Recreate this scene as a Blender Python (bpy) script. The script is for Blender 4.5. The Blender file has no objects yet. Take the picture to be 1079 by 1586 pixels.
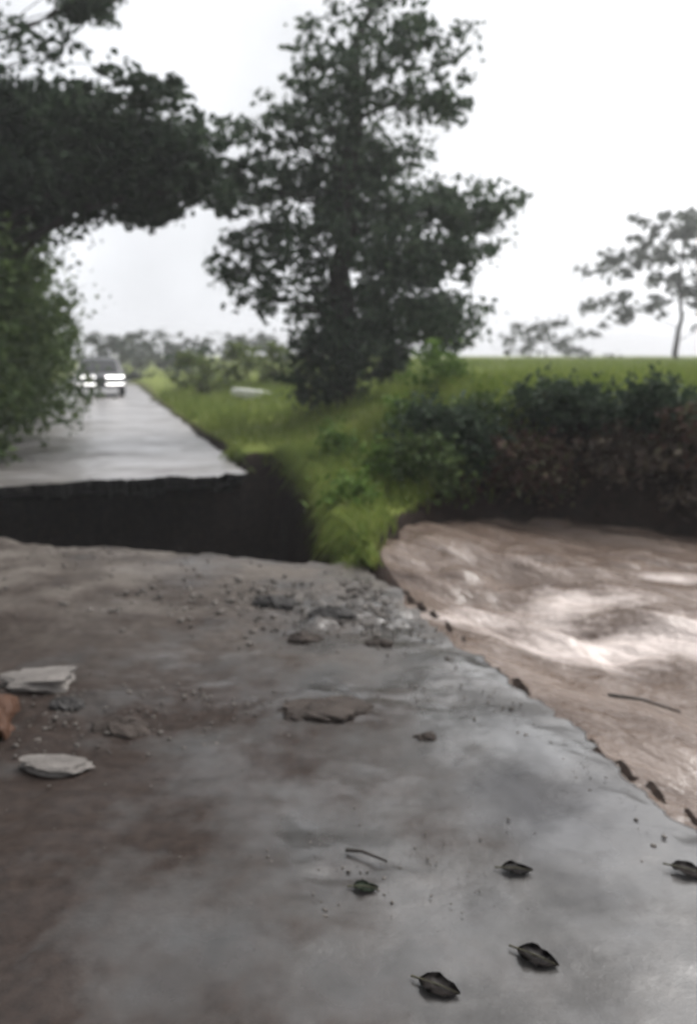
import bpy, bmesh, math, random
import numpy as np
from mathutils import Vector
R = math.radians
S = bpy.context.scene
C = S.collection

# ------------------------------------------------------------------ camera, sky, sun, exposure
EYE, PITCH, FPX = 1.6, 10.6, 1300.0
cam_d = bpy.data.cameras.new('camera')
cam = bpy.data.objects.new('camera', cam_d); C.objects.link(cam)
cam.location = (0, 0, EYE); cam.rotation_euler = (R(90 - PITCH), 0, 0)
cam_d.sensor_width = 36; cam_d.lens = FPX / 1586 * 36
cam_d.clip_start = 0.05; cam_d.clip_end = 3000
cam_d.dof.use_dof = True; cam_d.dof.focus_distance = 1.3; cam_d.dof.aperture_fstop = 3.0
S.camera = cam

SUN_EL, SUN_AZ = 58, 55            # azimuth clockwise from the view direction (+Y)
W = bpy.data.worlds.new('World'); S.world = W; W.use_nodes = True
nt = W.node_tree; N = nt.nodes; L = nt.links
bg = N['Background']
sky = N.new('ShaderNodeTexSky'); sky.sky_type = 'NISHITA'; sky.sun_disc = False
sky.sun_elevation = R(SUN_EL); sky.sun_rotation = R(SUN_AZ)
sky.air_density = 1.0; sky.dust_density = 6.0; sky.ozone_density = 1.0
hs = N.new('ShaderNodeHueSaturation'); hs.inputs['Saturation'].default_value = 0.17
tc = N.new('ShaderNodeTexCoord'); nz = N.new('ShaderNodeTexNoise')
nz.inputs['Scale'].default_value = 2.6; nz.inputs['Detail'].default_value = 5; nz.inputs['Roughness'].default_value = .5
mr = N.new('ShaderNodeMapRange')
mr.inputs['From Min'].default_value = .3; mr.inputs['From Max'].default_value = .7
mr.inputs['To Min'].default_value = .8; mr.inputs['To Max'].default_value = 1.5
mx = N.new('ShaderNodeMix'); mx.data_type = 'RGBA'; mx.blend_type = 'MULTIPLY'; mx.inputs[0].default_value = 1
sp_ = N.new('ShaderNodeSeparateXYZ'); cm_ = N.new('ShaderNodeCombineXYZ'); mz_ = N.new('ShaderNodeMath'); mz_.operation = 'MAXIMUM'; mz_.inputs[1].default_value = .3
L.new(tc.outputs['Generated'], sp_.inputs[0]); L.new(sp_.outputs[0], cm_.inputs[0]); L.new(sp_.outputs[1], cm_.inputs[1]); L.new(sp_.outputs[2], mz_.inputs[0]); L.new(mz_.outputs[0], cm_.inputs[2])
L.new(cm_.outputs[0], sky.inputs[0])          # an even overcast: the low sky is as bright as the sky higher up
L.new(sky.outputs[0], hs.inputs['Color']); L.new(tc.outputs['Generated'], nz.inputs['Vector'])
L.new(nz.outputs['Fac'], mr.inputs['Value']); L.new(hs.outputs[0], mx.inputs[6]); L.new(mr.outputs[0], mx.inputs[7])
L.new(mx.outputs[2], bg.inputs['Color']); bg.inputs['Strength'].default_value = 0.13

sd = bpy.data.lights.new('sun', 'SUN'); so = bpy.data.objects.new('sun', sd); C.objects.link(so)
sd.energy = 0.8; sd.angle = R(25); sd.color = (1, .97, .93)
so.rotation_euler = (R(90 - SUN_EL), 0, R(180 - SUN_AZ))
S.view_settings.view_transform = 'Standard'; S.view_settings.look = 'None'
S.view_settings.exposure = 0.75; S.view_settings.gamma = 1

# ------------------------------------------------------------------ helpers
random.seed(4); rng = np.random.default_rng(7)
TH = R(16.3); U = np.array([-math.sin(TH), math.cos(TH)]); RR = np.array([math.cos(TH), math.sin(TH)]); T0 = 1.925
def st2xy(s, t): return s * U[0] + (t + T0) * RR[0], s * U[1] + (t + T0) * RR[1]
def xy2st(x, y): return x * U[0] + y * U[1], x * RR[0] + y * RR[1] - T0
_tab = np.random.default_rng(99).random((256, 256))
def vnoise(x, y):
    x = np.asarray(x, float); y = np.asarray(y, float)
    xi = np.floor(x).astype(int); yi = np.floor(y).astype(int); fx = x - xi; fy = y - yi
    fx = fx * fx * (3 - 2 * fx); fy = fy * fy * (3 - 2 * fy)
    g = lambda a, b: _tab[a & 255, b & 255]
    return (g(xi, yi) * (1 - fx) + g(xi + 1, yi) * fx) * (1 - fy) + (g(xi, yi + 1) * (1 - fx) + g(xi + 1, yi + 1) * fx) * fy
def fbm(x, y, o=4, gain=.5):
    a, s, n = 1., 0., 0.
    for k in range(o):
        s = s + a * (vnoise(np.asarray(x) * 2 ** k + 17.3 * k, np.asarray(y) * 2 ** k + 5.1 * k) - .5); n += a; a *= gain
    return s / n * 2
def sstep(a, b, x):
    q = np.clip((np.asarray(x, float) - a) / (b - a), 0, 1); return q * q * (3 - 2 * q)

def link(name, me, mat, parent=None, smooth=False):
    o = bpy.data.objects.new(name, me); C.objects.link(o)
    if mat: me.materials.append(mat)
    if smooth: me.polygons.foreach_set('use_smooth', [True] * len(me.polygons))
    if parent: o.parent = parent
    return o
def npmesh(name, v, f):
    """v (n,3), f (m,k) with constant k"""
    me = bpy.data.meshes.new(name); v = np.asarray(v, np.float32); f = np.asarray(f, np.int32)
    me.vertices.add(len(v)); me.vertices.foreach_set('co', v.ravel())
    k = f.shape[1]; me.loops.add(f.size); me.loops.foreach_set('vertex_index', f.ravel())
    me.polygons.add(len(f)); me.polygons.foreach_set('loop_start', np.arange(len(f), dtype=np.int32) * k)
    me.polygons.foreach_set('loop_total', np.full(len(f), k, np.int32))
    me.update(calc_edges=True); me.validate(); return me
def gridfaces(n, m):
    i = np.arange(n - 1)[:, None] * m + np.arange(m - 1)[None]
    return np.stack([i, i + m, i + m + 1, i + 1], -1).reshape(-1, 4)
def tag(o, label=None, cat=None, group=None, kind=None):
    for k, v in (('label', label), ('category', cat), ('group', group), ('kind', kind)):
        if v: o[k] = v
    return o
def thing(name, label, cat, loc=(0, 0, 0), rz=0, group=None):
    o = bpy.data.objects.new(name, None); C.objects.link(o); o.location = loc; o.rotation_euler = (0, 0, rz)
    o.empty_display_size = .2
    return tag(o, label, cat, group)

# ------------------------------------------------------------------ materials
def new_mat(name):
    m = bpy.data.materials.new(name); m.use_nodes = True
    return m, m.node_tree.nodes, m.node_tree.links, m.node_tree.nodes['Principled BSDF']
def tex_noise(N, L, vec, scale, detail=5, rough=.55):
    n = N.new('ShaderNodeTexNoise'); n.inputs['Scale'].default_value = scale
    n.inputs['Detail'].default_value = detail; n.inputs['Roughness'].default_value = rough
    if vec is not None: L.new(vec, n.inputs['Vector'])
    return n.outputs['Fac']
def ramp(N, L, fac, stops):
    r = N.new('ShaderNodeValToRGB'); e = r.color_ramp.elements
    while len(e) > 1: e.remove(e[-1])
    e[0].position, e[0].color = stops[0][0], (*stops[0][1], 1)
    for p, c in stops[1:]:
        q = e.new(p); q.color = (*c, 1)
    L.new(fac, r.inputs[0]); return r.outputs[0]
def rng_node(N, L, v, a, b, c, d):
    n = N.new('ShaderNodeMapRange'); n.inputs[1].default_value = a; n.inputs[2].default_value = b
    n.inputs[3].default_value = c; n.inputs[4].default_value = d; L.new(v, n.inputs[0]); return n.outputs[0]
def mixc(N, L, fac, a, b, mode='MIX'):
    n = N.new('ShaderNodeMix'); n.data_type = 'RGBA'; n.blend_type = mode
    for sock, v in ((0, fac), (6, a), (7, b)):
        if isinstance(v, (int, float)): n.inputs[sock].default_value = v
        elif isinstance(v, tuple): n.inputs[sock].default_value = (*v, 1)
        else: L.new(v, n.inputs[sock])
    return n.outputs[2]
def bump(N, L, h, strength, dist, nrm=None):
    b = N.new('ShaderNodeBump'); b.inputs['Strength'].default_value = strength; b.inputs['Distance'].default_value = dist
    L.new(h, b.inputs['Height'])
    if nrm is not None: L.new(nrm, b.inputs['Normal'])
    return b.outputs[0]
def pos(N): return N.new('ShaderNodeNewGeometry').outputs['Position']

def leaf_mat(name, c1, c2, c3, trans=.3, rough=.65):
    m, N, L, P = new_mat(name)
    p = pos(N)
    a = tex_noise(N, L, p, 1.3, 3); b = tex_noise(N, L, p, 14, 2)
    c = mixc(N, L, rng_node(N, L, a, .35, .65, 0, 1), c1, c2)
    c = mixc(N, L, rng_node(N, L, b, .45, .75, 0, 1), c, c3)
    tn = N.new('ShaderNodeAttribute'); tn.attribute_name = 'tint'
    c = mixc(N, L, rng_node(N, L, tn.outputs['Fac'], .55, 1, 0, .8), c, tuple(min(1, q * 1.75) for q in c3))
    L.new(c, P.inputs['Base Color']); P.inputs['Roughness'].default_value = rough
    P.inputs['Specular IOR Level'].default_value = .12
    t = N.new('ShaderNodeBsdfTranslucent'); L.new(c, t.inputs[0])
    ms = N.new('ShaderNodeMixShader'); ms.inputs[0].default_value = trans
    L.new(P.outputs[0], ms.inputs[1]); L.new(t.outputs[0], ms.inputs[2])
    L.new(ms.outputs[0], N['Material Output'].inputs[0]); return m
def rough_mat(name, c1, c2, scale=8, rough=.85, bs=.5, bd=.02):
    m, N, L, P = new_mat(name); p = N.new('ShaderNodeTexCoord').outputs['Object']
    a = tex_noise(N, L, p, scale, 6); b = tex_noise(N, L, p, scale * 7, 4)
    c = mixc(N, L, rng_node(N, L, a, .35, .65, 0, 1), c1, c2)
    c = mixc(N, L, rng_node(N, L, b, .3, .8, 0, .45), c, tuple(x * .5 for x in c1))
    L.new(c, P.inputs['Base Color']); P.inputs['Roughness'].default_value = rough; P.inputs['Specular IOR Level'].default_value = .25
    L.new(bump(N, L, b, bs, bd), P.inputs['Normal']); return m

M_BARK = rough_mat('bark', (.03, .026, .023), (.05, .044, .038), 5)
M_STEM = rough_mat('stem', (.05, .05, .03), (.07, .06, .04), 9)
M_LEAF_DARK = leaf_mat('leaf_dark', (.018, .034, .02), (.03, .05, .026), (.045, .062, .038))
M_LEAF_MID = leaf_mat('leaf_mid', (.035, .06, .036), (.05, .078, .045), (.075, .095, .062))
M_LEAF_SHRUB = leaf_mat('leaf_shrub', (.036, .062, .02), (.05, .082, .024), (.075, .1, .036))
M_LEAF_LIGHT = leaf_mat('leaf_light', (.075, .115, .03), (.11, .15, .045), (.15, .17, .07))
M_LEAF_RED = leaf_mat('leaf_red', (.06, .03, .026), (.09, .045, .036), (.055, .06, .03), .2)
M_LEAF_BROWN = leaf_mat('leaf_brown', (.04, .027, .022), (.075, .052, .043), (.06, .05, .035), .1)
M_LEAF_WEED = leaf_mat('leaf_weed', (.05, .1, .018), (.075, .13, .024), (.1, .15, .04))
M_LEAF_PALE = leaf_mat('leaf_pale', (.06, .075, .06), (.08, .09, .075), (.1, .11, .095))  # far trees: fading in the haze is partly painted into the leaf colour
M_GRASS = leaf_mat('grass_blades', (.09, .14, .028), (.155, .205, .044), (.25, .265, .08), .48)

# wet road: worn grey surface under patchy silt and rain
def road_mat():
    m, N, L, P = new_mat('wet_road'); p = pos(N)
    big = tex_noise(N, L, p, .5, 4, .5); mid = tex_noise(N, L, p, 2.2, 6, .6); fine = tex_noise(N, L, p, 19, 6, .62); grit = tex_noise(N, L, p, 150, 3, .6)
    def add(x, y):
        n = N.new('ShaderNodeMath'); n.operation = 'ADD'
        for i, q in enumerate((x, y)):
            if isinstance(q, float): n.inputs[i].default_value = q
            else: L.new(q, n.inputs[i])
        return n.outputs[0]
    def mul(x, y):
        n = N.new('ShaderNodeMath'); n.operation = 'MULTIPLY'; n.use_clamp = True
        for i, q in enumerate((x, y)):
            if isinstance(q, float): n.inputs[i].default_value = q
            else: L.new(q, n.inputs[i])
        return n.outputs[0]
    base = ramp(N, L, mid, [(.3, (.034, .033, .032)), (.5, (.064, .062, .06)), (.7, (.105, .1, .095))])
    silt = ramp(N, L, fine, [(.3, (.015, .01, .008)), (.7, (.036, .025, .02))])
    tan_ = ramp(N, L, fine, [(.3, (.085, .074, .064)), (.7, (.15, .132, .117))])
    sep = N.new('ShaderNodeSeparateXYZ'); L.new(p, sep.inputs[0])
    # dark silt lies thicker towards the left of the road, pale dried clay towards the brink
    side = rng_node(N, L, sep.outputs[0], -.9, .75, 1.15, -.4)
    k1 = N.new('ShaderNodeMath'); k1.operation = 'ADD'; k1.use_clamp = True
    L.new(add(side, rng_node(N, L, big, .3, .7, -.55, .6)), k1.inputs[0]); L.new(rng_node(N, L, mid, .32, .68, -.6, .6), k1.inputs[1])
    brink = mul(rng_node(N, L, sep.outputs[1], 3.6, 6.2, 0, 1), rng_node(N, L, mid, .38, .6, .15, 1))
    c = mixc(N, L, k1.outputs[0], base, silt)
    c = mixc(N, L, brink, c, tan_)
    c = mixc(N, L, rng_node(N, L, grit, .4, .72, 0, .4), c, (.03, .027, .025))
    blot = tex_noise(N, L, p, 6.5, 5, .65)
    c = mixc(N, L, rng_node(N, L, blot, .58, .72, 0, .6), c, (.024, .019, .017))
    # a darker patch on the right-hand side
    vd = N.new('ShaderNodeVectorMath'); vd.operation = 'DISTANCE'; L.new(p, vd.inputs[0]); vd.inputs[1].default_value = (.82, 2.75, 0)
    c = mixc(N, L, rng_node(N, L, add(vd.outputs['Value'], mul(mid, .5)), .4, .8, .75, 0), c, (.026, .025, .027))
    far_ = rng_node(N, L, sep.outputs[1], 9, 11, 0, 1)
    c = mixc(N, L, mul(far_, rng_node(N, L, tex_noise(N, L, p, .9, 5, .6), .35, .6, .2, .9)), c, (.25, .24, .24))  # wet sky sheen of the far road painted as a paler base colour
    L.new(c, P.inputs['Base Color'])
    sheen = mul(rng_node(N, L, sep.outputs[0], -1.3, .6, .12, 1), rng_node(N, L, sep.outputs[1], 4.4, 5.2, 1, .3))
    wetn = mul(rng_node(N, L, tex_noise(N, L, p, 1.3, 6, .62), .42, .56, .05, 1), sheen)
    mxw = N.new('ShaderNodeMath'); mxw.operation = 'MAXIMUM'; L.new(wetn, mxw.inputs[0]); L.new(mul(far_, rng_node(N, L, tex_noise(N, L, p, .6, 5, .6), .3, .5, .35, 1)), mxw.inputs[1])
    L.new(mxw.outputs[0], P.inputs['Coat Weight']); L.new(rng_node(N, L, far_, 0, 1, .16, .33), P.inputs['Coat Roughness']); P.inputs['Coat IOR'].default_value = 1.5
    L.new(bump(N, L, mid, .12, .05, bump(N, L, fine, .1, .008)), P.inputs['Coat Normal'])
    pudn = tex_noise(N, L, p, 1.15, 5, .55)
    dry = rng_node(N, L, pudn, .44, .58, 0, 1)
    L.new(add(add(mul(dry, .33), .18), mul(k1.outputs[0], .3)), P.inputs['Roughness'])
    L.new(rng_node(N, L, k1.outputs[0], .2, 1, .5, .16), P.inputs['Specular IOR Level'])
    P.inputs['IOR'].default_value = 1.38
    bs = []
    prev = None
    for h, st, di in ((mid, .3, .06), (fine, .5, .014), (grit, .5, .003)):
        q = N.new('ShaderNodeBump'); q.inputs['Distance'].default_value = di; L.new(h, q.inputs['Height'])
        L.new(add(mul(dry, st * .85), st * .15), q.inputs['Strength'])
        if prev is not None: L.new(prev, q.inputs['Normal'])
        prev = q.outputs[0]
    L.new(prev, P.inputs['Normal']); return m
M_ROAD = road_mat()

def ground_mat():
    m, N, L, P = new_mat('ground'); p = pos(N)
    a = tex_noise(N, L, p, 1.7, 6); b = tex_noise(N, L, p, 12, 6, .65)
    soil = ramp(N, L, b, [(.3, (.008, .0055, .0045)), (.55, (.022, .015, .012)), (.8, (.05, .033, .026))])
    turf = ramp(N, L, a, [(.3, (.09, .12, .025)), (.55, (.15, .18, .04)), (.75, (.21, .225, .065))])
    g = N.new('ShaderNodeNewGeometry'); s = N.new('ShaderNodeSeparateXYZ'); L.new(g.outputs['True Normal'], s.inputs[0])
    s2 = N.new('ShaderNodeSeparateXYZ'); L.new(p, s2.inputs[0])
    flat = rng_node(N, L, s.outputs[2], .78, .93, 0, 1); high = rng_node(N, L, s2.outputs[2], 0.0, .09, 0, 1)
    k = N.new('ShaderNodeMath'); k.operation = 'MULTIPLY'; L.new(flat, k.inputs[0]); L.new(high, k.inputs[1])
    L.new(mixc(N, L, k.outputs[0], soil, turf), P.inputs['Base Color'])
    P.inputs['Roughness'].default_value = .85; P.inputs['Specular IOR Level'].default_value = .08
    L.new(bump(N, L, b, .7, .05), P.inputs['Normal']); return m
M_GROUND = ground_mat()

def water_mat():
    m, N, L, P = new_mat('muddy_water'); p = pos(N)
    mp = N.new('ShaderNodeMapping'); mp.vector_type = 'TEXTURE'; mp.inputs['Rotation'].default_value = (0, 0, R(-46)); mp.inputs['Scale'].default_value = (1, .36, 1)
    L.new(p, mp.inputs[0])
    a = tex_noise(N, L, mp.outputs[0], 1.1, 6, .6); b = tex_noise(N, L, mp.outputs[0], 4.5, 3, .5)
    c = ramp(N, L, a, [(.3, (.07, .048, .037)), (.5, (.13, .096, .077)), (.72, (.2, .157, .132))])
    foam = tex_noise(N, L, mp.outputs[0], 5, 8, .75)
    c = mixc(N, L, rng_node(N, L, foam, .62, .78, 0, .5), c, (.3, .255, .225))
    at = N.new('ShaderNodeAttribute'); at.attribute_name = 'sky_glint'
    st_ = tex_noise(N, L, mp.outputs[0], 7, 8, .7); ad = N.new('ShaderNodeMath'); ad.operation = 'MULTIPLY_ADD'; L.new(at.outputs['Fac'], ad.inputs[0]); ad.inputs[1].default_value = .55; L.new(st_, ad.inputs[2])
    c = mixc(N, L, rng_node(N, L, ad.outputs[0], .6, 1.05, 0, 1), c, (.55, .48, .445))  # sky reflections painted into the water colour
    L.new(c, P.inputs['Base Color']); P.inputs['IOR'].default_value = 1.45
    L.new(rng_node(N, L, foam, .55, .75, .07, .4), P.inputs['Roughness'])
    L.new(bump(N, L, tex_noise(N, L, p, 11, 3), .25, .02, bump(N, L, b, .5, .05, bump(N, L, a, .6, .2))), P.inputs['Normal']); return m
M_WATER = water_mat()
M_STONE_WHITE = rough_mat('pale_stone', (.11, .1, .092), (.17, .156, .144), 10, .6)
M_ASPHALT = rough_mat('broken_asphalt', (.022, .02, .019), (.045, .042, .04), 14, .6)
M_MUD = rough_mat('mud', (.03, .023, .019), (.055, .043, .036), 12, .75)
M_CLAY = rough_mat('red_clay', (.055, .024, .012), (.075, .034, .018), 10, .6)
M_WHITE = rough_mat('white_paint', (.72, .72, .7), (.8, .8, .78), 6, .5, .15, .004)

# ------------------------------------------------------------------ terrain
def near_break(t): return 6.0 + np.clip(-np.asarray(t, float), -1, 9) * .62 + .2 * fbm(np.asarray(t) * 1.7, 3.2) * 1.6 + .09 * fbm(np.asarray(t) * 9, 8.2)
def far_break(t): return 11.2 + .5 * fbm(np.asarray(t) * 1.1, 9.7) + .36 * fbm(np.asarray(t) * 4, 1.2)
def shore(x):      # y of the far bank's toe, for x
    return np.interp(x, [-1, .3, 2, 3.2, 6, 14, 40, 400], [8.4, 8.4, 8.35, 7.6, 7.0, 5.0, 0, -90])
WATER = -.095
def height(x, y):
    x = np.asarray(x, float); y = np.asarray(y, float); s, t = xy2st(x, y)
    n1 = fbm(x * .55, y * .55, 4); n2 = fbm(x * 2.3 + 9, y * 2.3, 4)
    # verges and fields: a grassy shoulder by the road, a higher field to the right, flat land to the left
    rightfield = .12 + 1.0 * sstep(1.0, 3.2, t) * sstep(-400, 30, 30 - s * 0) * (1 - .72 * sstep(11, 19, s) * (1 - sstep(5, 12, t)))
    z = np.where(t > 0, rightfield, .05 + .25 * sstep(-4.4, -7, t)) + .05 * n1 + .035 * n2
    ns = (1 - sstep(5.3, 6.1, s)) * sstep(1.6, .5, t) * (t > -.5); z = z * (1 - ns) - .14 * ns      # nothing stands above the near road's right edge
    # a little ditch crest at the verge
    under = sstep(.12, -.12, t) * sstep(-4.25, -4.0, t)           # bed of the road
    z = z * (1 - under) + (-.12) * under
    # flood: everything to the right of the near road and before the far bank
    d = y - shore(x) + .22 * fbm(x * .9, 2.1) + .12 * n2
    bankup = sstep(-.1, 1.35, d)
    bed = -.55 + .05 * n2
    wet = sstep(.0, .5, t + .04 * n2) * (x > -1)
    ts = np.interp(s, [4, 5.8, 6.3, 7.2, 9.0, 10.4, 11.4, 12.6, 13.4], [-.5, -.38, -.2, .04, .36, .6, .68, .6, .15]) + .09 * n2
    xb = np.interp(y, [5.9, 6.3, 7.0, 7.8, 8.4, 9.0], [-.12, .14, .36, .58, .82, 1.25]) + .08 * n2      # grass tongue between trench and flood
    tongue = sstep(.14, -.14, x - xb) * sstep(5.9, 6.5, y)
    inflood = wet * (1 - bankup) * (s < 12) * (1 - tongue)
    z = z * (1 - inflood) + bed * inflood
    rim = np.exp(-((t - .1 - .06 * n2) / .11) ** 2) * (s < 6.3) * (s > -60)          # muddy shoulder between road and flood
    z = np.where(rim > .05, np.maximum(z, -.07 + .045 * fbm(x * 5, y * 5, 3) - .3 * (1 - rim)), z)
    # washed out trench across the road
    a = sstep(.16, -.16, t - ts) * sstep(-.1, .12, s - near_break(np.minimum(t, 0)) + .25 + .05 * n2) * sstep(.15, -.15, s - 12.7 - .15 * n2)
    a = a * (t > -40)
    z = z * (1 - a) + (-2.3 + .25 * n1) * a
    return z
def axis(lo, hi, fine_lo, fine_hi, h, g=1.16):
    a = list(np.arange(fine_lo, fine_hi, h)); q = h; e = a[-1]
    while e < hi: q *= g; e += q; a.append(e)
    b = []; q = h; e = fine_lo
    while e > lo: q *= g; e -= q; b.append(e)
    return np.array(b[::-1] + a)
gx = axis(-500, 500, -6, 7, .065); gy = axis(-100, 800, 1.6, 15, .065)
X, Y = np.meshgrid(gx, gy, indexing='ij')
Z = height(X, Y)
g = link('ground', npmesh('ground', np.stack([X, Y, Z], -1).reshape(-1, 3), gridfaces(len(gx), len(gy))), M_GROUND, smooth=True)
tag(g, kind='structure')

def slab(name, S0, S1, nt_, ns, near, warp=1.0):
    """one solid road slab: top surface grid with edges that break off raggedly"""
    a = np.linspace(0, 1, nt_); b = np.linspace(0, 1, ns) ** warp
    A, B = np.meshgrid(a, b, indexing='ij')
    s0 = S0(A * -4.1) if callable(S0) else S0; s1 = S1(A * -4.1) if callable(S1) else S1
    Ss = s0 + (s1 - s0) * B
    tr = -.03 + .11 * fbm(Ss * 1.1, 4.4) + .07 * fbm(Ss * 5, 7.7) + .04 * fbm(Ss * 17, 2.7); tl = -4.1 + .15 * fbm(Ss * .8, 14.4)
    T = tr + (tl - tr) * A
    x, y = st2xy(Ss, T)
    z = .022 * fbm(x * .9, y * .9, 4) + .012 * fbm(x * 4, y * 4, 4)
    if near:
        # scoured, lumpy patches of the surface
        for cx, cy, rx, ry, am in ((-.3, 5.3, 1.0, .55, .03), (0.05, 3.7, .5, .16, .01), (-1.3, 3.5, .8, .4, .02), (-.05, 2.35, .35, .18, .012), (.2, 5.0, .5, .3, .02)):
            w = np.exp(-((x - cx) / rx) ** 2 - ((y - cy) / ry) ** 2)
            z = z + am * w * (fbm(x * 6 + 3, y * 11, 4) * 1.7 - .25)
        z = z - .02 * sstep(.3, 0, -T) * (1 + fbm(x * 3, y * 3))
    V = np.stack([x, y, z], -1)
    n, m = nt_, ns
    # close the outer edge downward
    ring = [(i, 0) for i in range(n)] + [(n - 1, j) for j in range(1, m)] + [(i, m - 1) for i in range(n - 2, -1, -1)] + [(0, j) for j in range(m - 2, 0, -1)]
    idx = np.array([i * m + j for i, j in ring])
    P = V.reshape(-1, 3)[idx]
    rag = rng.random(len(idx))
    ctr = P.mean(0); inw = ctr - P; inw[:, 2] = 0
    e0, e1 = xy2st(P[:, 0], P[:, 1]); dirs = np.zeros_like(P)      # each edge is undercut: lower rings lie further in
    sgn = np.where(e0 > e0.mean(), -1., 1.); endmask = (np.abs(e1 + 2) < 1.9)
    dirs[:, 0] = np.where(endmask, sgn * U[0], np.where(e1 > -2, -RR[0], RR[0])); dirs[:, 1] = np.where(endmask, sgn * U[1], np.where(e1 > -2, -RR[1], RR[1]))
    chip = fbm(P[:, 0] * 4.1, P[:, 1] * 4.1, 4) * 1.4
    mid_ = P + dirs * (.03 + .1 * np.clip(chip, 0, 1) + .05 * rag)[:, None]; mid_[:, 2] = P[:, 2] - .06 - .04 * rag - .06 * np.clip(-chip, 0, 1)
    low = P + dirs * (.14 + .12 * np.abs(chip) + .08 * rag)[:, None]; low[:, 2] = -.2 - .12 * np.clip(chip, -.3, 1)
    v = np.vstack([V.reshape(-1, 3), mid_, low]); nv = n * m; k = len(idx)
    f = [gridfaces(n, m)[:, ::-1] if False else gridfaces(n, m)]
    i = np.arange(k); j = (i + 1) % k
    f.append(np.stack([idx[j], idx[i], nv + i, nv + j], -1)); f.append(np.stack([nv + j, nv + i, nv + k + i, nv + k + j], -1))
    # underside
    q = np.array([[nv + k, nv + k + n - 1, nv + k + n + m - 2, nv + k + 2 * n + m - 3]])
    f.append(q)
    o = link(name, npmesh(name, v, np.vstack(f)), M_ROAD, smooth=True)
    sm = np.ones(len(o.data.polygons), bool); sm[(n - 1) * (m - 1):] = False; o.data.polygons.foreach_set('use_smooth', sm)
    o.data.materials.append(M_ASPHALT); mi = np.zeros(len(o.data.polygons), np.int32); mi[(n - 1) * (m - 1):] = 1; o.data.polygons.foreach_set('material_index', mi)
    bm = bmesh.new(); bm.from_mesh(o.data); bmesh.ops.recalc_face_normals(bm, faces=bm.faces); bm.to_mesh(o.data); bm.free()
    return tag(o, kind='structure')
slab('road', -4.0, near_break, 260, 520, True)
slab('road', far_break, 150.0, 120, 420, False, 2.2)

# flood water, a rippled sheet that runs from the right against the road
wx = axis(-.9, 120, .0, 6, .045, 1.12); wy = axis(-60, 9.8, 1.5, 9.4, .045, 1.12); wx = wx[wx > -1.2]; wy = wy[wy < 10.2]
X, Y = np.meshgrid(wx, wy, indexing='ij'); s_, t_ = xy2st(X, Y)
fx, fy = X * math.cos(R(-46)) + Y * math.sin(R(-46)), -X * math.sin(R(-46)) + Y * math.cos(R(-46))
turb = .8 + 1.2 * np.exp(-((X - 1.2) / 1.5) ** 2 - ((Y - 6.6) / 1.5) ** 2) + .9 * np.exp(-((X - 1.6) / .7) ** 2 - ((Y - 5.2) / .6) ** 2)
turb = turb * sstep(-.1, .5, t_)
Zw = WATER + turb * (.1 * fbm(fx * .55, fy * 1.5, 3) + .075 * fbm(fx * 1.3 + .6 * fbm(X, Y), fy * 3.8, 3) + .008 * fbm(fx * 3, fy * 9, 2))
vw = np.stack([X, Y, Zw], -1).reshape(-1, 3); fw = gridfaces(len(wx), len(wy))
tw = t_.reshape(-1); keep = (tw[fw] > np.interp(xy2st(vw[:, 0], vw[:, 1])[0], [5.5, 6.2, 9], [-.28, .0, .6])[fw]).all(1)
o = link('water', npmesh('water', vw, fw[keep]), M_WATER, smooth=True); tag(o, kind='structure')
# bright sky reflections on the flood, painted as pale patches
sky_glint = sum(a * np.exp(-((X - cx) / sx) ** 2 - ((Y - cy) / sy) ** 2) for cx, cy, sx, sy, a in ((1.5, 5.65, .5, .28, .95), (1.45, 4.95, .55, .32, 1.1), (.75, 5.35, .35, .16, .7), (2.6, 6.3, .6, .16, .7), (2.2, 4.9, .5, .3, .6)))
sky_glint = np.clip(sky_glint + .55 * fbm(fx * 1.6, fy * 7, 4) * (sky_glint > .08), 0, 1)
at = o.data.attributes.new('sky_glint', 'FLOAT', 'POINT'); at.data.foreach_set('value', sky_glint.reshape(-1).astype(np.float32))
bm = bmesh.new(); bm.from_mesh(o.data); bmesh.ops.delete(bm, geom=[v for v in bm.verts if not v.link_faces], context='VERTS'); bm.to_mesh(o.data); bm.free()

# ------------------------------------------------------------------ plants
def leaves_np(P, size, elong=1.8, up=.4):
    """one small folded leaf (two quads' worth of tris) at every point"""
    n = len(P); d = rng.normal(size=(n, 3)); d[:, 2] = d[:, 2] * .7 - .15; d /= np.linalg.norm(d, axis=1)[:, None]
    w = rng.normal(size=(n, 3)); w = np.cross(d, w); w /= np.linalg.norm(w, axis=1)[:, None]
    nn = np.cross(d, w)
    ln = (size * (.4 + 1.1 * rng.random(n)))[:, None]; wd = ln / elong / 2
    a = P - d * ln * .5; b = P + w * wd + nn * wd * .35; c = P + d * ln * .5; e = P - w * wd + nn * wd * .35
    v = np.stack([a, b, c, e], 1).reshape(-1, 3); i = np.arange(n)[:, None] * 4
    f = np.vstack([i + [0, 1, 2], i + [0, 2, 3]])
    return v, f
def crown_points(blobs, scale_n=1):
    """twig clumps inside each blob, leaves around each clump: leaves gaps between clumps"""
    out = []; tips = []
    for (c, r, n) in blobs:
        r = np.array(r); nc = max(3, int(n / 28)); q = rng.normal(size=(nc, 3)); q /= np.linalg.norm(q, axis=1)[:, None]
        q *= (rng.random(nc) ** .45 * (1 + .16 * (rng.random(nc) > .8)))[:, None]; cc = np.array(c) + q * r; tips.append(cc)
        per = 28; k = np.repeat(cc, per, 0)
        sp = (.08 + .2 * rng.random(nc) ** 1.5).repeat(per)[:, None] * min(1.6, max(.5, float(r.mean()) * .9))
        out.append(k + rng.normal(size=k.shape) * sp * [1.25, 1.25, .75])
    return np.vstack(out), tips
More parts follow.
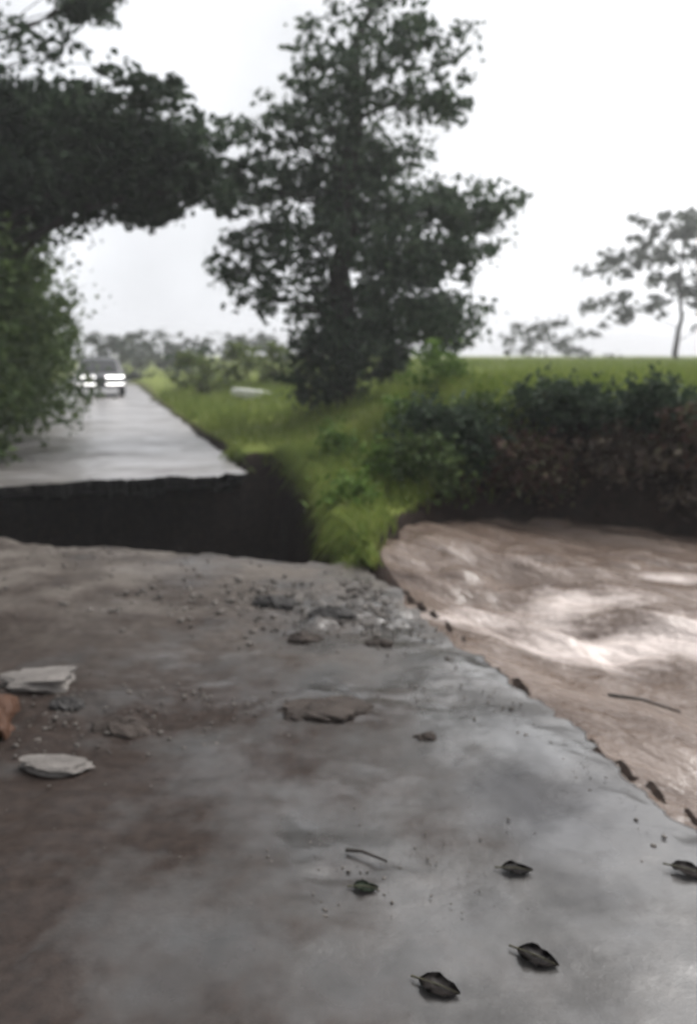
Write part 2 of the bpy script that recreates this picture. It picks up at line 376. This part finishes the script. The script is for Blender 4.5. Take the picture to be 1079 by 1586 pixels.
def tube(path, r0, r1, seg=7):
    path = [Vector(p) for p in path]; n = len(path); vs = []; fs = []
    for i, p in enumerate(path):
        d = (path[min(i + 1, n - 1)] - path[max(i - 1, 0)]).normalized()
        a = d.orthogonal().normalized() if i == 0 else (pa - d * pa.dot(d)).normalized(); pa = a; b = d.cross(a)
        r = r0 + (r1 - r0) * i / (n - 1)
        for k in range(seg):
            w = 2 * math.pi * k / seg; vs.append(p + (a * math.cos(w) + b * math.sin(w)) * r * (1 + .1 * math.sin(3 * w + i)))
    for i in range(n - 1):
        for k in range(seg):
            fs.append((i * seg + k, i * seg + (k + 1) % seg, (i + 1) * seg + (k + 1) % seg, (i + 1) * seg + k))
    return vs, fs
class MB:
    def __init__(s): s.v = []; s.f = []
    def add(s, vf):
        n = len(s.v); s.v += [tuple(p) for p in vf[0]]; s.f += [tuple(i + n for i in q) for q in vf[1]]; return s
    def build(s, name, mat, parent=None, smooth=True):
        me = bpy.data.meshes.new(name); me.from_pydata(s.v, [], s.f); me.update(); return link(name, me, mat, parent, smooth)
def bend(a, b, k=5, wob=.12):
    a = Vector(a); b = Vector(b); L_ = (b - a).length; out = []
    for i in range(k + 1):
        q = i / k; p = a.lerp(b, q)
        if 0 < i < k: p += Vector((random.gauss(0, 1), random.gauss(0, 1), random.gauss(0, .6))) * wob * L_ / k
        p.z += .12 * L_ * math.sin(math.pi * q) * .5; out.append(p)
    return out
def plant(name, label, cat, base, spine, r0, blobs, mat, leaf, group=None, stem='trunk', foliage='crown', bark=None, twigs=4, elong=1.8):
    """a thing whose own coordinates start at its base; spine and blobs are offsets from there"""
    t = thing(name, label, cat, base, 0, group)
    mb = MB(); sp = [Vector(p) for p in spine]
    full = []
    for i in range(len(sp) - 1):
        for k in range(4): full.append(sp[i].lerp(sp[i + 1], k / 4) + Vector((random.gauss(0, r0 * .25), random.gauss(0, r0 * .25), 0)) * (1 if (i or k) else 0))
    full.append(sp[-1]); mb.add(tube(full, r0, r0 * .1, 9))
    P, tips = crown_points(blobs)
    for (c, r, n), tp in zip(blobs, tips):
        c = Vector(c)
        near = min(full, key=lambda q: (q - c).length + (1.2 if q.z > c.z else 0) + abs((c.z - q.z) - (c - q).length * .45) * .5)
        br = bend(near, c, 6); rb = max(.012, r0 * .32 * min(1, (c - near).length / 2 + .3) * min(1, (n / 2500) ** .5)); mb.add(tube(br, rb, rb * .35, 6))
        for q in tp[:twigs]:
            mb.add(tube(bend(br[random.randint(3, 6)], q, 3), rb * .35, .006, 4))
    mb.build(stem, bark or M_BARK, t)
    v, f = leaves_np(P, leaf, elong)
    fo = link(foliage, npmesh(foliage, v, f), mat, t)
    ta = fo.data.attributes.new('tint', 'FLOAT', 'POINT'); ta.data.foreach_set('value', (rng.random(len(v) // 4) ** 1.3).repeat(4).astype(np.float32))
    return t
def gz(x, y): return float(height(x, y))
def px(u, v, d):
    """direction helper used while laying out: lateral and height of a photo point at distance d"""
    a = math.atan((793 - v) / FPX) - R(PITCH); return ((u - 540) / FPX * d / math.cos(math.atan((793 - v) / FPX)) * math.cos(a) if False else (u - 540) / FPX * d * (math.cos(R(PITCH)) + math.tan(-a) * math.sin(R(PITCH))), EYE + d * math.tan(a))
def B(base, u, v, d, r, n, dy=0):
    x, z = px(u, v, d); return ((x - base[0], d + dy - base[1], z - base[2]), r, n)

# central tall tree on the right-hand verge
bx, by = -.15, 17.3; base = (bx, by, gz(bx, by) - .05)
bl = []
for u, v, r, n in ((590, 20, (.9, .9, .45), 350), (640, 85, (1.1, .9, .4), 520), (520, 60, (.7, .7, .4), 130), (545, 130, (1.1, 1, .6), 950), (655, 175, (.95, .8, .4), 560), (500, 190, (.9, .9, .55), 800),
                   (580, 230, (1.0, 1, .6), 1200), (470, 270, (.9, .9, .6), 800), (560, 320, (1.2, 1.2, .7), 1700), (680, 330, (1.1, 1, .45), 1200), (745, 335, (.8, .8, .45), 520), (490, 390, (.9, .9, .6), 800),
                   (600, 410, (1.3, 1.2, .7), 1900), (690, 400, (.9, .8, .5), 900), (640, 490, (1.2, 1.1, .6), 1700), (520, 480, (1.0, 1.0, .7), 1400), (690, 505, (.7, .7, .5), 900),
                   (400, 290, (.8, .7, .5), 420), (385, 380, (.8, .7, .4), 380), (420, 460, (.8, .7, .4), 380), (420, 220, (.7, .7, .4), 330), (370, 420, (.7, .6, .3), 240), (350, 300, (.7, .6, .4), 260), (345, 190, (.6, .6, .25), 130), (450, 130, (.6, .6, .3), 200), (560, 540, (1.0, .9, .5), 1100), (430, 350, (.6, .6, .3), 170)):
    bl.append(B(base, u, v, 17.3, r, n, random.uniform(-.8, .8)))
plant('tall_tree', 'tall dark tree with ragged leafy crown rising from the grass verge right of the road', 'tree', base,
      ((0, 0, 0), (.05, 0, 2.2), (.2, .1, 4.6), (.35, 0, 6.6), (.7, 0, 8.4)), .3, [(c, r, int(n * 1.5)) for c, r, n in bl], M_LEAF_MID, .15)

# big spreading tree left of the road
d = 15.0; bx, by = -8.6, 15.6; base = (bx, by, gz(bx, by) - .05); bl = []
for u, v, r, n in ((-60, 170, (1.4, 1.3, .7), 2200), (40, 190, (1.3, 1.2, .6), 2600), (140, 195, (1.2, 1.2, .5), 2400), (225, 250, (1.1, 1.0, .55), 2200), (120, 270, (1.3, 1.2, .6), 2600), (30, 290, (1.3, 1.2, .7), 2200),
                   (215, 310, (.6, .6, .35), 1000), (290, 230, (.8, .8, .35), 700), (250, 165, (.8, .7, .2), 320), (165, 25, (.6, .6, .22), 300), (110, 5, (.5, .5, .2), 130), (30, 60, (.9, .8, .3), 90), (80, 90, (.9, .8, .25), 110),
                   (345, 250, (.7, .6, .3), 380), (300, 190, (.6, .6, .2), 160), (300, 290, (.7, .6, .35), 520), (-260, 80, (1.1, 1.1, .7), 900), (-260, 200, (1.5, 1.5, 1), 1800), (-120, 320, (1.5, 1.3, 1), 1800)):
    bl.append(B(base, u, v, d, r, n, random.uniform(-.9, .9)))
plant('spreading_tree', 'broad dark tree leaning its leafy boughs out over the left of the road', 'tree', base,
      ((0, 0, 0), (.1, 0, 1.8), (.3, 0, 3.4), (.35, 0, 5.0), (.3, -.1, 6.6), (.4, 0, 8.4)), .34, [(c, r, int(n * 1.5)) for c, r, n in bl], M_LEAF_DARK, .16)

# roadside shrubs on the left
def shrub(name, label, cat, x, y, h, w, n, mat, leaf=.13, group=None, lean=0):
    base = (x, y, gz(x, y) - .04); bl = []
    k = max(5, int(7 * h / 2))
    for i in range(k):
        q = (i + .5) / k; rr = w * (.55 + .45 * math.sin(math.pi * (.2 + .75 * q)))
        a = i * 2.4 + random.random(); off = w * .45 * (1 - .3 * q)
        bl.append(((off * math.cos(a) + lean * q, off * math.sin(a), h * (.12 + .78 * q)), (rr * .62, rr * .62, max(.16, h * .2)), n // k))
    return plant(name, label, cat, base, ((0, 0, 0), (lean * .3, 0, h * .3), (lean * .6, .02, h * .62)), max(.02, .018 * h), bl, mat, leaf, group, 'stem', 'foliage', M_STEM, 2)
LG = 'shrubs lining the left of the far road'
for s, t, h, w, n, mt, lab in ((14.2, -4.5, 4.6, 1.8, 13000, M_LEAF_SHRUB, 'large green shrub nearest the washout on the left of the far road'),
                           (17.5, -4.3, 5.0, 2.2, 14000, M_LEAF_SHRUB, 'tall green roadside shrub just behind the one nearest the washout'),
                           (21.5, -4.3, 5.4, 2.3, 13000, M_LEAF_SHRUB, 'green shrub, third back along the left roadside'),
                           (26, -4.8, 5.9, 2.5, 12000, M_LEAF_SHRUB, 'mid green shrub, fourth back along the left roadside'),
                           (32, -5.7, 5.4, 2.5, 8000, M_LEAF_SHRUB, 'green shrub on the left verge a little in front of the car'),
                           (40, -6.2, 4.6, 2.4, 6000, M_LEAF_MID, 'rounded shrub on the left verge beside the oncoming car'),
                           (12.9, -4.2, 1.1, .7, 2200, M_LEAF_SHRUB, 'knee-high weed bush at the left corner of the broken far road')):
    x, y = st2xy(s, t); shrub('roadside_shrub', lab, 'shrub', float(x), float(y), h, w, n, mt, .15 if h > 2 else .1, LG)
# shrubs round the foot of the central tree
for x, y, h, w, n, lab in ((-.75, 16.6, 1.9, .55, 1700, 'dark bush at the left foot of the tall tree'), (.05, 16.3, 1.7, .6, 1700, 'dark bush in front of the trunk of the tall tree'), (.85, 16.9, 1.6, .55, 1300, 'dark bush at the right foot of the tall tree')):
    shrub('verge_bush', lab, 'bush', x, y, h, w, n, M_LEAF_DARK, .12, 'bushes round the foot of the tall tree')
# light green bushes beyond the verge
for x, y, h, w, n, mt, lab in ((-5.2, 30, 1.6, 1.2, 1500, M_LEAF_LIGHT, 'yellow-green bush nearest the road on the verge beyond the white block'),
                           (-3.6, 31, 1.7, 1.3, 1500, M_LEAF_LIGHT, 'light green bush behind the white block on the right verge'),
                           (-2.1, 29, 1.6, 1.1, 1400, M_LEAF_LIGHT, 'light green bush just left of the tall tree trunk'),
                           (-7.4, 40, 1.8, 1.4, 1200, M_LEAF_MID, 'greyish green bush by the road edge right of the car')):
    shrub('field_bush', lab, 'bush', x, y, h, w, n, mt, .18, 'bushes on the verge beyond the washout')
# plants on the eroded far bank of the flood
for x, y, h, w, n, mt, lab in ((.85, 8.75, .65, .36, 1500, M_LEAF_SHRUB, 'bright weed bush at the left end of the far bank beside the grass tip'),
                           (1.3, 9.1, .7, .45, 2200, M_LEAF_DARK, 'dark bush on the far bank next to the reddish shrub'),
                           (1.85, 9.0, .62, .5, 2000, M_LEAF_RED, 'reddish brown withered shrub on the dark far bank'),
                           (2.15, 8.85, .6, .42, 1500, M_LEAF_RED, 'small reddish brown shrub low on the far bank, in front of the bigger reddish one'),
                           (2.6, 8.95, .5, .5, 2200, M_LEAF_DARK, 'dark bush hanging over the middle of the far bank'),
                           (3.2, 8.65, .45, .5, 2200, M_LEAF_DARK, 'dark bush on the far bank second from the right edge'),
                           (3.9, 8.3, .45, .5, 2000, M_LEAF_DARK, 'dark bush cut by the right edge of the photo on the far bank'),
                           (.95, 9.35, .85, .42, 2000, M_LEAF_DARK, 'dark ragged bush at the left of the far bank, behind the bright weed bush'),
                           (1.5, 9.6, .5, .5, 1600, M_LEAF_SHRUB, 'green bush on top of the far bank behind the dark one beside the reddish shrub'),
                           (2.2, 9.35, .42, .55, 1800, M_LEAF_DARK, 'dark bush on top of the far bank behind the reddish shrubs'),
                           (3.5, 8.35, .6, .55, 1800, M_LEAF_RED, 'reddish brown shrub near the right edge of the photo, in front of the dark bushes'),
                           (2.9, 8.5, .45, .5, 1500, M_LEAF_BROWN, 'low brown dead bush at the foot of the far bank'),
                           (3.6, 8.0, .45, .5, 1500, M_LEAF_BROWN, 'low brown dead bush near the water at the right edge of the far bank')):
    shrub('bank_bush', lab, 'bush', x, y, h, w, n, mt, .08, 'bushes on the far bank of the flood')
for x, y, h, w, n, lab in ((.35, 9.3, .5, .28, 700, 'leafy weed in the middle of the grass bank between trench and flood'), (.75, 11.2, .6, .35, 800, 'tall leafy weed on the grass bank below the tall tree'), (.05, 8.0, .35, .22, 500, 'small leafy weed on the tip of the grass bank'),
                           (-.15, 11.6, .5, .3, 700, 'leafy weed on the grass lip above the dark end of the trench'), (1.3, 12.2, .8, .45, 1100, 'wide leafy weed right of the tall tree foot, on the rising grass')):
    shrub('verge_weed', lab, 'weed', x, y, h, w, n, M_LEAF_WEED, .085, 'leafy weeds on the grass bank')
# far trees
def far_tree(name, label, x, y, h, w, n, mat, leaf=.35, clear=.3, group=None):
    base = (x, y, gz(x, y) - .1); bl = []
    for i in range(9):
        q = i / 8; a = i * 2.4; bl.append(((w * .5 * math.cos(a) * (1 - .4 * q), w * .5 * math.sin(a), h * (clear + (1 - clear) * (.12 + .8 * q))), (w * .42, w * .42, h * .11), n // 9))
    plant(name, label, 'tree', base, ((0, 0, 0), (.1, 0, h * .3), (-.1, 0, h * .6), (0, 0, h * .9)), .02 * h, bl, mat, leaf, group)
far_tree('field_tree', 'loose pale tree with a broad crown cut by the right edge of the photo', 23.0, 60, 10.4, 8.2, 5200, M_LEAF_PALE, .45, .2)
far_tree('field_tree', 'low spreading tree faint on the field horizon left of the pale tree', 17.0, 74, 3.4, 6.5, 1400, M_LEAF_PALE, .4, .02)
for x, y, h, w, lab in ((-15.5, 55, 3.2, 3.6, 'hazy tree at the road end left of the car'), (-19, 75, 3.6, 6, 'hazy broad tree closing the view behind the car'), (-13, 62, 2.4, 4.5, 'hazy rounded tree at the road end right of the car'), (-8, 70, 2.3, 6, 'hazy tree on the skyline between car and tall tree')):
    far_tree('distant_tree', lab, x, y, h, w, 1500, M_LEAF_PALE, .35, .02, 'trees at the far end of the road')

# grass: blades over the verge, its overhanging lip and the field
def grass(n, area, hmin, hmax, wid):
    """random points over a region given as (x0,x1,y0,y1,test)"""
    x0, x1, y0, y1, test, pw = area
    y = y0 + (y1 - y0) * rng.random(n) ** pw; x = x0 + (x1 - x0) * rng.random(n); x = x * (y / y1 if pw > 1.2 else 1)
    z = height(x, y); k = test(x, y, z) & (fbm(x * 1.4, y * 1.4, 3) > rng.normal(-.25, .25, n)); x, y, z = x[k], y[k], z[k]; n = len(x)
    far = np.clip(y / 12, 1, 5)
    h = (hmin + (hmax - hmin) * rng.random(n) ** 1.6); w = wid * far * (.6 + .8 * rng.random(n)); a = rng.random(n) * 6.283; l = rng.normal(size=(n, 2)) * .4 * h[:, None]
    p = np.stack([x, y, z - .02], -1); wv = np.stack([np.cos(a), np.sin(a), a * 0], -1) * w[:, None] / 2
    m_ = p + np.stack([l[:, 0] * .35, l[:, 1] * .35, h * .6], -1); t = p + np.stack([l[:, 0] * 1.2, l[:, 1] * 1.2, h], -1)
    v = np.stack([p - wv, p + wv, m_ + wv * .7, m_ - wv * .7, t], 1).reshape(-1, 3); i = np.arange(n)[:, None] * 5
    return v, np.vstack([i + [0, 1, 2], i + [0, 2, 3], i + [3, 2, 4]])
def verge(x, y, z):
    s, t = xy2st(x, y); return (t > np.where(s < 12, -.6, .05)) & (z > -.0) & ((s > 6.15) | (x > 1))
def lip(n):
    y = 6.2 + 7 * rng.random(n); x = -2.2 + 2.8 * rng.random(n); z = height(x, y); zl = height(x - .13, y - .04); k = (z > -.25) & (zl < z - .12) & (z < .4); x, y, z = x[k], y[k], z[k]; n = len(x)
    h = .08 + .22 * rng.random(n); w = .014 * (.6 + rng.random(n)); a = rng.random(n) * 6.283; dx = -(.25 + .5 * rng.random(n)) * h; dy = rng.normal(size=n) * .25 * h
    p = np.stack([x, y, z - .02], -1); wv = np.stack([np.cos(a), np.sin(a), a * 0], -1) * w[:, None] / 2
    m_ = p + np.stack([dx * .7, dy, h * .45], -1); t = p + np.stack([dx * 1.7, dy * 1.5, h * (.1 - .7 * rng.random(n))], -1)
    v = np.stack([p - wv, p + wv, m_ + wv * .7, m_ - wv * .7, t], 1).reshape(-1, 3); i = np.arange(n)[:, None] * 5
    return v, np.vstack([i + [0, 1, 2], i + [0, 2, 3], i + [3, 2, 4]])
VS, FS, nv = [], [], 0
for a in (lip(60000), grass(26000, (-1.5, 1.6, 6.3, 13, verge, 1), .08, .32, .012), grass(26000, (-7, 3, 12, 36, verge, 1), .1, .4, .014),
          grass(34000, (.6, 7.5, 9.2, 16, verge, 1), .1, .42, .014), grass(30000, (-4, 26, 14, 60, verge, 1), .12, .42, .018),
          grass(12000, (-26, -3, 12, 45, lambda x, y, z: (xy2st(x, y)[1] < -4.15) & (z > 0), 1), .1, .35, .015)):
    VS.append(a[0]); FS.append(a[1] + nv); nv += len(a[0])
o = link('grass', npmesh('grass', np.vstack(VS), np.vstack(FS)), M_GRASS); tag(o, kind='stuff')

# ------------------------------------------------------------------ the oncoming car
def car():
    x, y = st2xy(36.0, -1.9); r = thing('parked_car' if False else 'car', 'grey car with lit lamps coming along the far road', 'car', (float(x), float(y), .02), TH)
    def mat(n, c, ro, metal=0, em=0):
        m, N, L, P = new_mat(n); P.inputs['Base Color'].default_value = (*c, 1); P.inputs['Roughness'].default_value = ro; P.inputs['Metallic'].default_value = metal
        if em: P.inputs['Emission Color'].default_value = (1, .98, .95, 1); P.inputs['Emission Strength'].default_value = em
        nz_ = tex_noise(N, L, N.new('ShaderNodeTexCoord').outputs['Object'], 30, 3); L.new(rng_node(N, L, nz_, .3, .7, ro * .8, ro * 1.25), P.inputs['Roughness'])
        return m
    paint = mat('car_paint', (.07, .072, .078), .45, .1); glass = mat('car_glass', (.015, .018, .02), .08); rub = mat('rubber', (.02, .02, .02), .8); lamp = mat('lit_lamp', (.9, .9, .9), .3, 0, 4); rim = mat('rim', (.4, .4, .42), .3, .9); dark = mat('grille_plastic', (.02, .02, .022), .5)
    # side profile (along -Y is the front), lofted over the width with tumblehome
    prof = [(-2.05, .32), (-2.1, .55), (-2.0, .78), (-1.1, .93), (-.45, 1.42), (.2, 1.5), (1.1, 1.45), (1.75, 1.0), (2.05, .95), (2.1, .5), (2.0, .3)]
    mb = MB(); st = [-.9, -.87, -.6, 0, .6, .87, .9]; vs = []
    for sx in st:
        k = abs(sx) / .9
        for (yy, zz) in prof:
            up = max(0, (zz - .95) / .55); vs.append((sx * (1 - .22 * up), yy * (1 - .035 * k ** 3), zz - .05 * k ** 4 * (zz > .8)))
    n = len(prof); fs = [(a * n + i, a * n + (i + 1) % n, (a + 1) * n + (i + 1) % n, (a + 1) * n + i) for a in range(len(st) - 1) for i in range(n)]
    fs += [tuple(range(n))[::-1], tuple(range((len(st) - 1) * n, len(st) * n))]
    b = mb.add((vs, fs)).build('body', paint, r, False)
    bm = bmesh.new(); bm.from_mesh(b.data); bmesh.ops.recalc_face_normals(bm, faces=bm.faces); bm.to_mesh(b.data); bm.free()
    def panel(name, q, m, parent, th=.02):
        q = [Vector(p) for p in q]; nn = (q[1] - q[0]).cross(q[2] - q[0]).normalized() * th
        vs = q + [p + nn for p in q]; k = len(q)
        return MB().add((vs, [tuple(range(k))[::-1], tuple(range(k, 2 * k))] + [(i, (i + 1) % k, k + (i + 1) % k, k + i) for i in range(k)])).build(name, m, parent, False)
    panel('windscreen', [(-.68, -1.07, .97), (.68, -1.07, .97), (.6, -.5, 1.39), (-.6, -.5, 1.39)], glass, r)
    panel('grille', [(-.6, -2.09, .54), (.6, -2.09, .54), (.6, -2.06, .67), (-.6, -2.06, .67)], dark, r, .03)
    for sx in (-1, 1):
        a, c = sorted((sx * .2, sx * .87))
        panel('headlight', [(a, -2.04, .72), (c, -2.04, .72), (c, -2.01, .76), (a, -2.01, .76)], lamp, r, .035)
        panel('fog_lamp', [(a, -2.1, .46), (c, -2.1, .46), (c, -2.105, .49), (a, -2.105, .49)], lamp, r, .035)
        q = [(sx * .9, -.95, .98), (sx * .72, -.42, 1.38), (sx * .72, 1.0, 1.36), (sx * .89, 1.45, 1.0)]
        panel('side_window', q if sx > 0 else q[::-1], glass, r)
        m_ = MB().add(tube([(sx * .9, -.75, .98), (sx * 1.02, -.78, 1.02)], .03, .03)).build('mirror_arm' if False else 'mirror', paint, r); 
        m_2 = MB().add(tube([(sx * 1.02, -.83, 1.02), (sx * 1.03, -.76, 1.03), (sx * 1.02, -.7, 1.02)], .09, .06, 8)).build('mirror_shell', paint, m_)
        for yy in (-1.3, 1.3):
            w = MB().add(tube([(sx * .72, yy, .32), (sx * .91, yy, .32)], .32, .31, 20)).build('wheel', rub, r)
            MB().add(tube([(sx * .9, yy, .32), (sx * .925, yy, .32)], .2, .19, 14)).build('rim', rim, w)
car()

# white block on the verge
bx, by = -2.9, 25.6
def chunk(name, label, cat, x, y, z, dims, mat, seed, group=None, rz=0, rough=.22, tilt=(0, 0), cuts=3):
    bm = bmesh.new(); bmesh.ops.create_cube(bm, size=1); bmesh.ops.subdivide_edges(bm, edges=bm.edges, cuts=cuts, use_grid_fill=True)
    rs = random.Random(seed)
    ph = [rs.uniform(0, 9) for _ in range(3)]
    for v in bm.verts:
        p = v.co.copy(); v.co = p * (1 - .28 * (p.length - .5)) ; q = 1 + rough * (math.sin(p.x * 5 + ph[0]) * math.cos(p.y * 6 + ph[1]) + .6 * math.sin(p.z * 8 + ph[2] + p.x * 4)) * .6 + rs.gauss(0, rough * .18)
        v.co = Vector((v.co.x * dims[0], v.co.y * dims[1], v.co.z * dims[2])) * q
    me = bpy.data.meshes.new(name); bm.to_mesh(me); bm.free()
    o = link(name, me, mat, None, False); o.location = (x, y, z); o.rotation_euler = (tilt[0], tilt[1], rz)
    return tag(o, label, cat, group)
chunk('painted_block', 'white painted concrete block lying on the grass verge left of the tall tree', 'concrete block', bx, by, gz(bx, by) + .12, (1.3, .4, .26), M_WHITE, 3, rz=-.2, rough=.05, tilt=(0, .1))

# ------------------------------------------------------------------ things lying on the near road
def rz_h(x, y):
    return float(.022 * fbm(x * .9, y * .9, 4) + .012 * fbm(x * 4, y * 4, 4))
def clod(name, label, cat, x, y, dims, mat, seed, group=None, rz=0):
    bm = bmesh.new(); bmesh.ops.create_icosphere(bm, subdivisions=5, radius=.5); ox = seed * 3.7
    for v in bm.verts:
        c = v.co.normalized(); u = c.x + .4 * c.z + ox; w = c.y - .3 * c.z + ox * 1.7
        q = 1 + .55 * float(fbm(u * 1.3, w * 1.3, 3)) + .3 * float(fbm(u * 4, w * 4, 3))
        f = math.copysign(abs(c.z) ** .7, c.z)
        v.co = Vector((c.x * dims[0] * .5 * q, c.y * dims[1] * .5 * q, f * dims[2] * .55 * (1 + .8 * float(fbm(u * 3 + 5, w * 3, 4)))))
    me = bpy.data.meshes.new(name); bm.to_mesh(me); bm.free()
    o = link(name, me, mat, None, True); o.location = (x, y, rz_h(x, y) + dims[2] * .1); o.rotation_euler = (0, 0, rz)
    return tag(o, label, cat, group)
def onroad(u, v, z=0):
    a = math.atan((v - 793) / FPX) + R(PITCH); d = (EYE - z) / math.tan(a)
    return (u - 540) / FPX * (d * math.cos(R(PITCH)) + (EYE - z) * math.sin(R(PITCH))), d
x, y = onroad(62, 1062); chunk('flat_stone', 'pale flat stone by the red clay lump at the left of the near road', 'stone', x, y, .025, (.29, .2, .07), M_STONE_WHITE, 11, 'pale stones on the near road', .15, .35, cuts=5)
x, y = onroad(88, 1190); chunk('flat_stone', 'thin pale stone sliver nearer the camera than the other pale stone', 'stone', x, y, .014, (.24, .1, .035), M_STONE_WHITE, 12, 'pale stones on the near road', -.1, .35, cuts=5)
x, y = onroad(-10, 1125); clod('clay_lump', 'orange red lump of clay at the left edge of the near road', 'clay lump', x, y, (.2, .42, .13), M_CLAY, 13, None, .3)
def leaf(label, u, v, rz, ln, mat):
    x, y = onroad(u, v); t = thing('fallen_leaf', label, 'leaf', (x, y, rz_h(x, y) + .006), rz, 'wet leaves on the near road'); bm = bmesh.new(); n = 8; rows = []
    for i in range(n + 1):
        q = i / n; w = ln * .3 * (math.sin(math.pi * q ** .8) ** .7) * (1 + .12 * math.sin(q * 17 + u)) + .0015; yy = (q - .5) * ln; zz = .004 * math.sin(q * 3.1) + .004 * math.sin(q * 7)
        rows.append([bm.verts.new((yy, s_ * w, zz + abs(s_) * .005)) for s_ in (-1, 0, 1)])
    for a, b in zip(rows, rows[1:]):
        for k in (0, 1): bm.faces.new((a[k], b[k], b[k + 1], a[k + 1]))
    bmesh.ops.solidify(bm, geom=bm.faces[:], thickness=.003)
    me = bpy.data.meshes.new('blade'); bm.to_mesh(me); bm.free(); link('blade', me, mat, t, True)
    MB().add(tube([(-ln * .68, 0, .003), (-ln * .5, 0, .004), (0, 0, .007), (ln * .46, 0, .004)], .0035, .0012, 5)).build('stalk', M_STEM, t)
M_DEADLEAF = leaf_mat('wet_dead_leaf', (.02, .018, .018), (.03, .026, .024), (.04, .033, .03), .05, .35)
M_GREENLEAF = leaf_mat('wet_green_leaf', (.022, .032, .02), (.03, .042, .026), (.036, .048, .03), .05, .35)
leaf('large dark wet leaf nearest the camera on the near road', 680, 1533, -.5, .115, M_DEADLEAF)
leaf('dark wet leaf up and right of the nearest leaf on the road', 832, 1485, -.6, .12, M_DEADLEAF)
leaf('small dark leaf farthest from the camera on the wet road', 800, 1352, -.15, .1, M_DEADLEAF)
leaf('dark leaf cut by the right edge of the photo on the wet road', 1068, 1358, -.5, .12, M_DEADLEAF)
leaf('small dull greenish leaf beside the brown twig on the road', 566, 1382, -.1, .08, M_GREENLEAF)
def stick(label, pts, r, mat, rz_=0):
    t = MB().add(tube(pts, r, r * .5, 7)); mid = Vector(pts[len(pts) // 2]); q = Vector(pts[-1]) - Vector(pts[0])
    return tag(t.build('twig', mat), label, 'twig')
x, y = onroad(570, 1335); stick('thin brown twig lying on the muddy patch of the near road', [(x - .07, y + .035, .02), (x - .02, y + .012, .03), (x + .06, y - .03, .022)], .007, M_BARK)
x, y = onroad(1005, 1098, WATER); stick('dark broken branch floating in the brown flood', [(x - .17, y + .1, WATER + .03), (x - .03, y + .02, WATER + .04), (x + .12, y - .08, WATER + .02)], .01, M_BARK)
RG = 'clods of mud and broken asphalt on the near road'
for i, (u, v, w, h, mt, nm, lab) in enumerate(((430, 938, .3, .09, M_ASPHALT, 'asphalt_chunk', 'broad dark asphalt chunk near the brink left of the rubble'), (515, 955, .26, .08, M_ASPHALT, 'asphalt_chunk', 'dark asphalt chunk right of the broadest one near the brink'),
                      (470, 992, .2, .06, M_MUD, 'mud_clod', 'brown mud clod in front of the asphalt chunks near the brink'), (590, 1000, .16, .05, M_MUD, 'mud_clod', 'brown mud clod near the right water edge of the road'),
                      (500, 1104, .4, .045, M_MUD, 'mud_clod', 'long flat mud clod in the middle of the near road'), (660, 1146, .09, .03, M_MUD, 'mud_clod', 'small mud clod alone right of the long flat one'),
                      (190, 1128, .24, .05, M_MUD, 'mud_clod', 'flat brown mud clod right of the red clay lump'), (100, 1096, .16, .05, M_ASPHALT, 'asphalt_chunk', 'small asphalt chunk between the two pale stones'))):
    x, y = onroad(u, v); clod(nm, lab, 'asphalt chunk' if mt is M_ASPHALT else 'mud clod', x, y, (w, w * .6, h), mt, 30 + i, RG, random.uniform(-.4, .4))
# loose gravel over the scoured patches and along the water's edge
def gravel(n, spots):
    bm = bmesh.new(); bmesh.ops.create_icosphere(bm, subdivisions=1, radius=1); bv = np.array([v.co[:] for v in bm.verts]); bf = np.array([[v.index for v in f.verts] for f in bm.faces]); bm.free()
    V, F = [], []
    for cx, cy, sx, sy, k, mn, mxx in spots:
        for _ in range(int(k * n)):
            x, y = random.gauss(cx, sx), random.gauss(cy, sy); s, t = xy2st(x, y)
            if t > -.13 or s > near_break(t) - .08 or y < 1.6: continue
            r = mn + (mxx - mn) * random.random() ** 3
            q = bv * r * np.array([1, .8, .55]) * (1 + .22 * rng.normal(size=(len(bv), 1))); a = random.random() * 6.28
            q = np.stack([q[:, 0] * math.cos(a) - q[:, 1] * math.sin(a), q[:, 0] * math.sin(a) + q[:, 1] * math.cos(a), q[:, 2]], -1)
            F.append(bf + len(V) * len(bv)); V.append(q + [x, y, r * .2 + .005])
    o = link('gravel', npmesh('gravel', np.vstack(V), np.vstack(F)), rough_mat('gravel', (.07, .062, .055), (.15, .135, .12), 3, .6)); tag(o, kind='stuff')
gravel(1, ((-.3, 5.4, .7, .3, 900, .004, .03), (.05, 4.9, .35, .35, 500, .003, .022), (-1.3, 3.5, .45, .25, 420, .003, .014), (-.05, 2.4, .25, .12, 260, .0015, .008), (0, 3.7, .5, .12, 260, .003, .012), (-2, 6.6, 1, .3, 300, .004, .02)) + tuple((*st2xy(q, -.22), .07, .14, 18, .003, .012) for q in np.arange(2.2, 6, .28)))

# damp air
bm = bmesh.new(); bmesh.ops.create_cube(bm, size=1); me = bpy.data.meshes.new('haze'); bm.to_mesh(me); bm.free()
hm = bpy.data.materials.new('haze'); hm.use_nodes = True; hn = hm.node_tree; hn.nodes.remove(hn.nodes['Principled BSDF'])
hv = hn.nodes.new('ShaderNodeVolumePrincipled'); hv.inputs['Color'].default_value = (.95, .96, .98, 1); hv.inputs['Density'].default_value = .002; hv.inputs['Anisotropy'].default_value = .2
hn.links.new(hv.outputs[0], hn.nodes['Material Output'].inputs['Volume'])
hz = link('haze', me, hm); hz.location = (0, 350, 5.5); hz.scale = (1300, 1400, 19); tag(hz, kind='stuff')
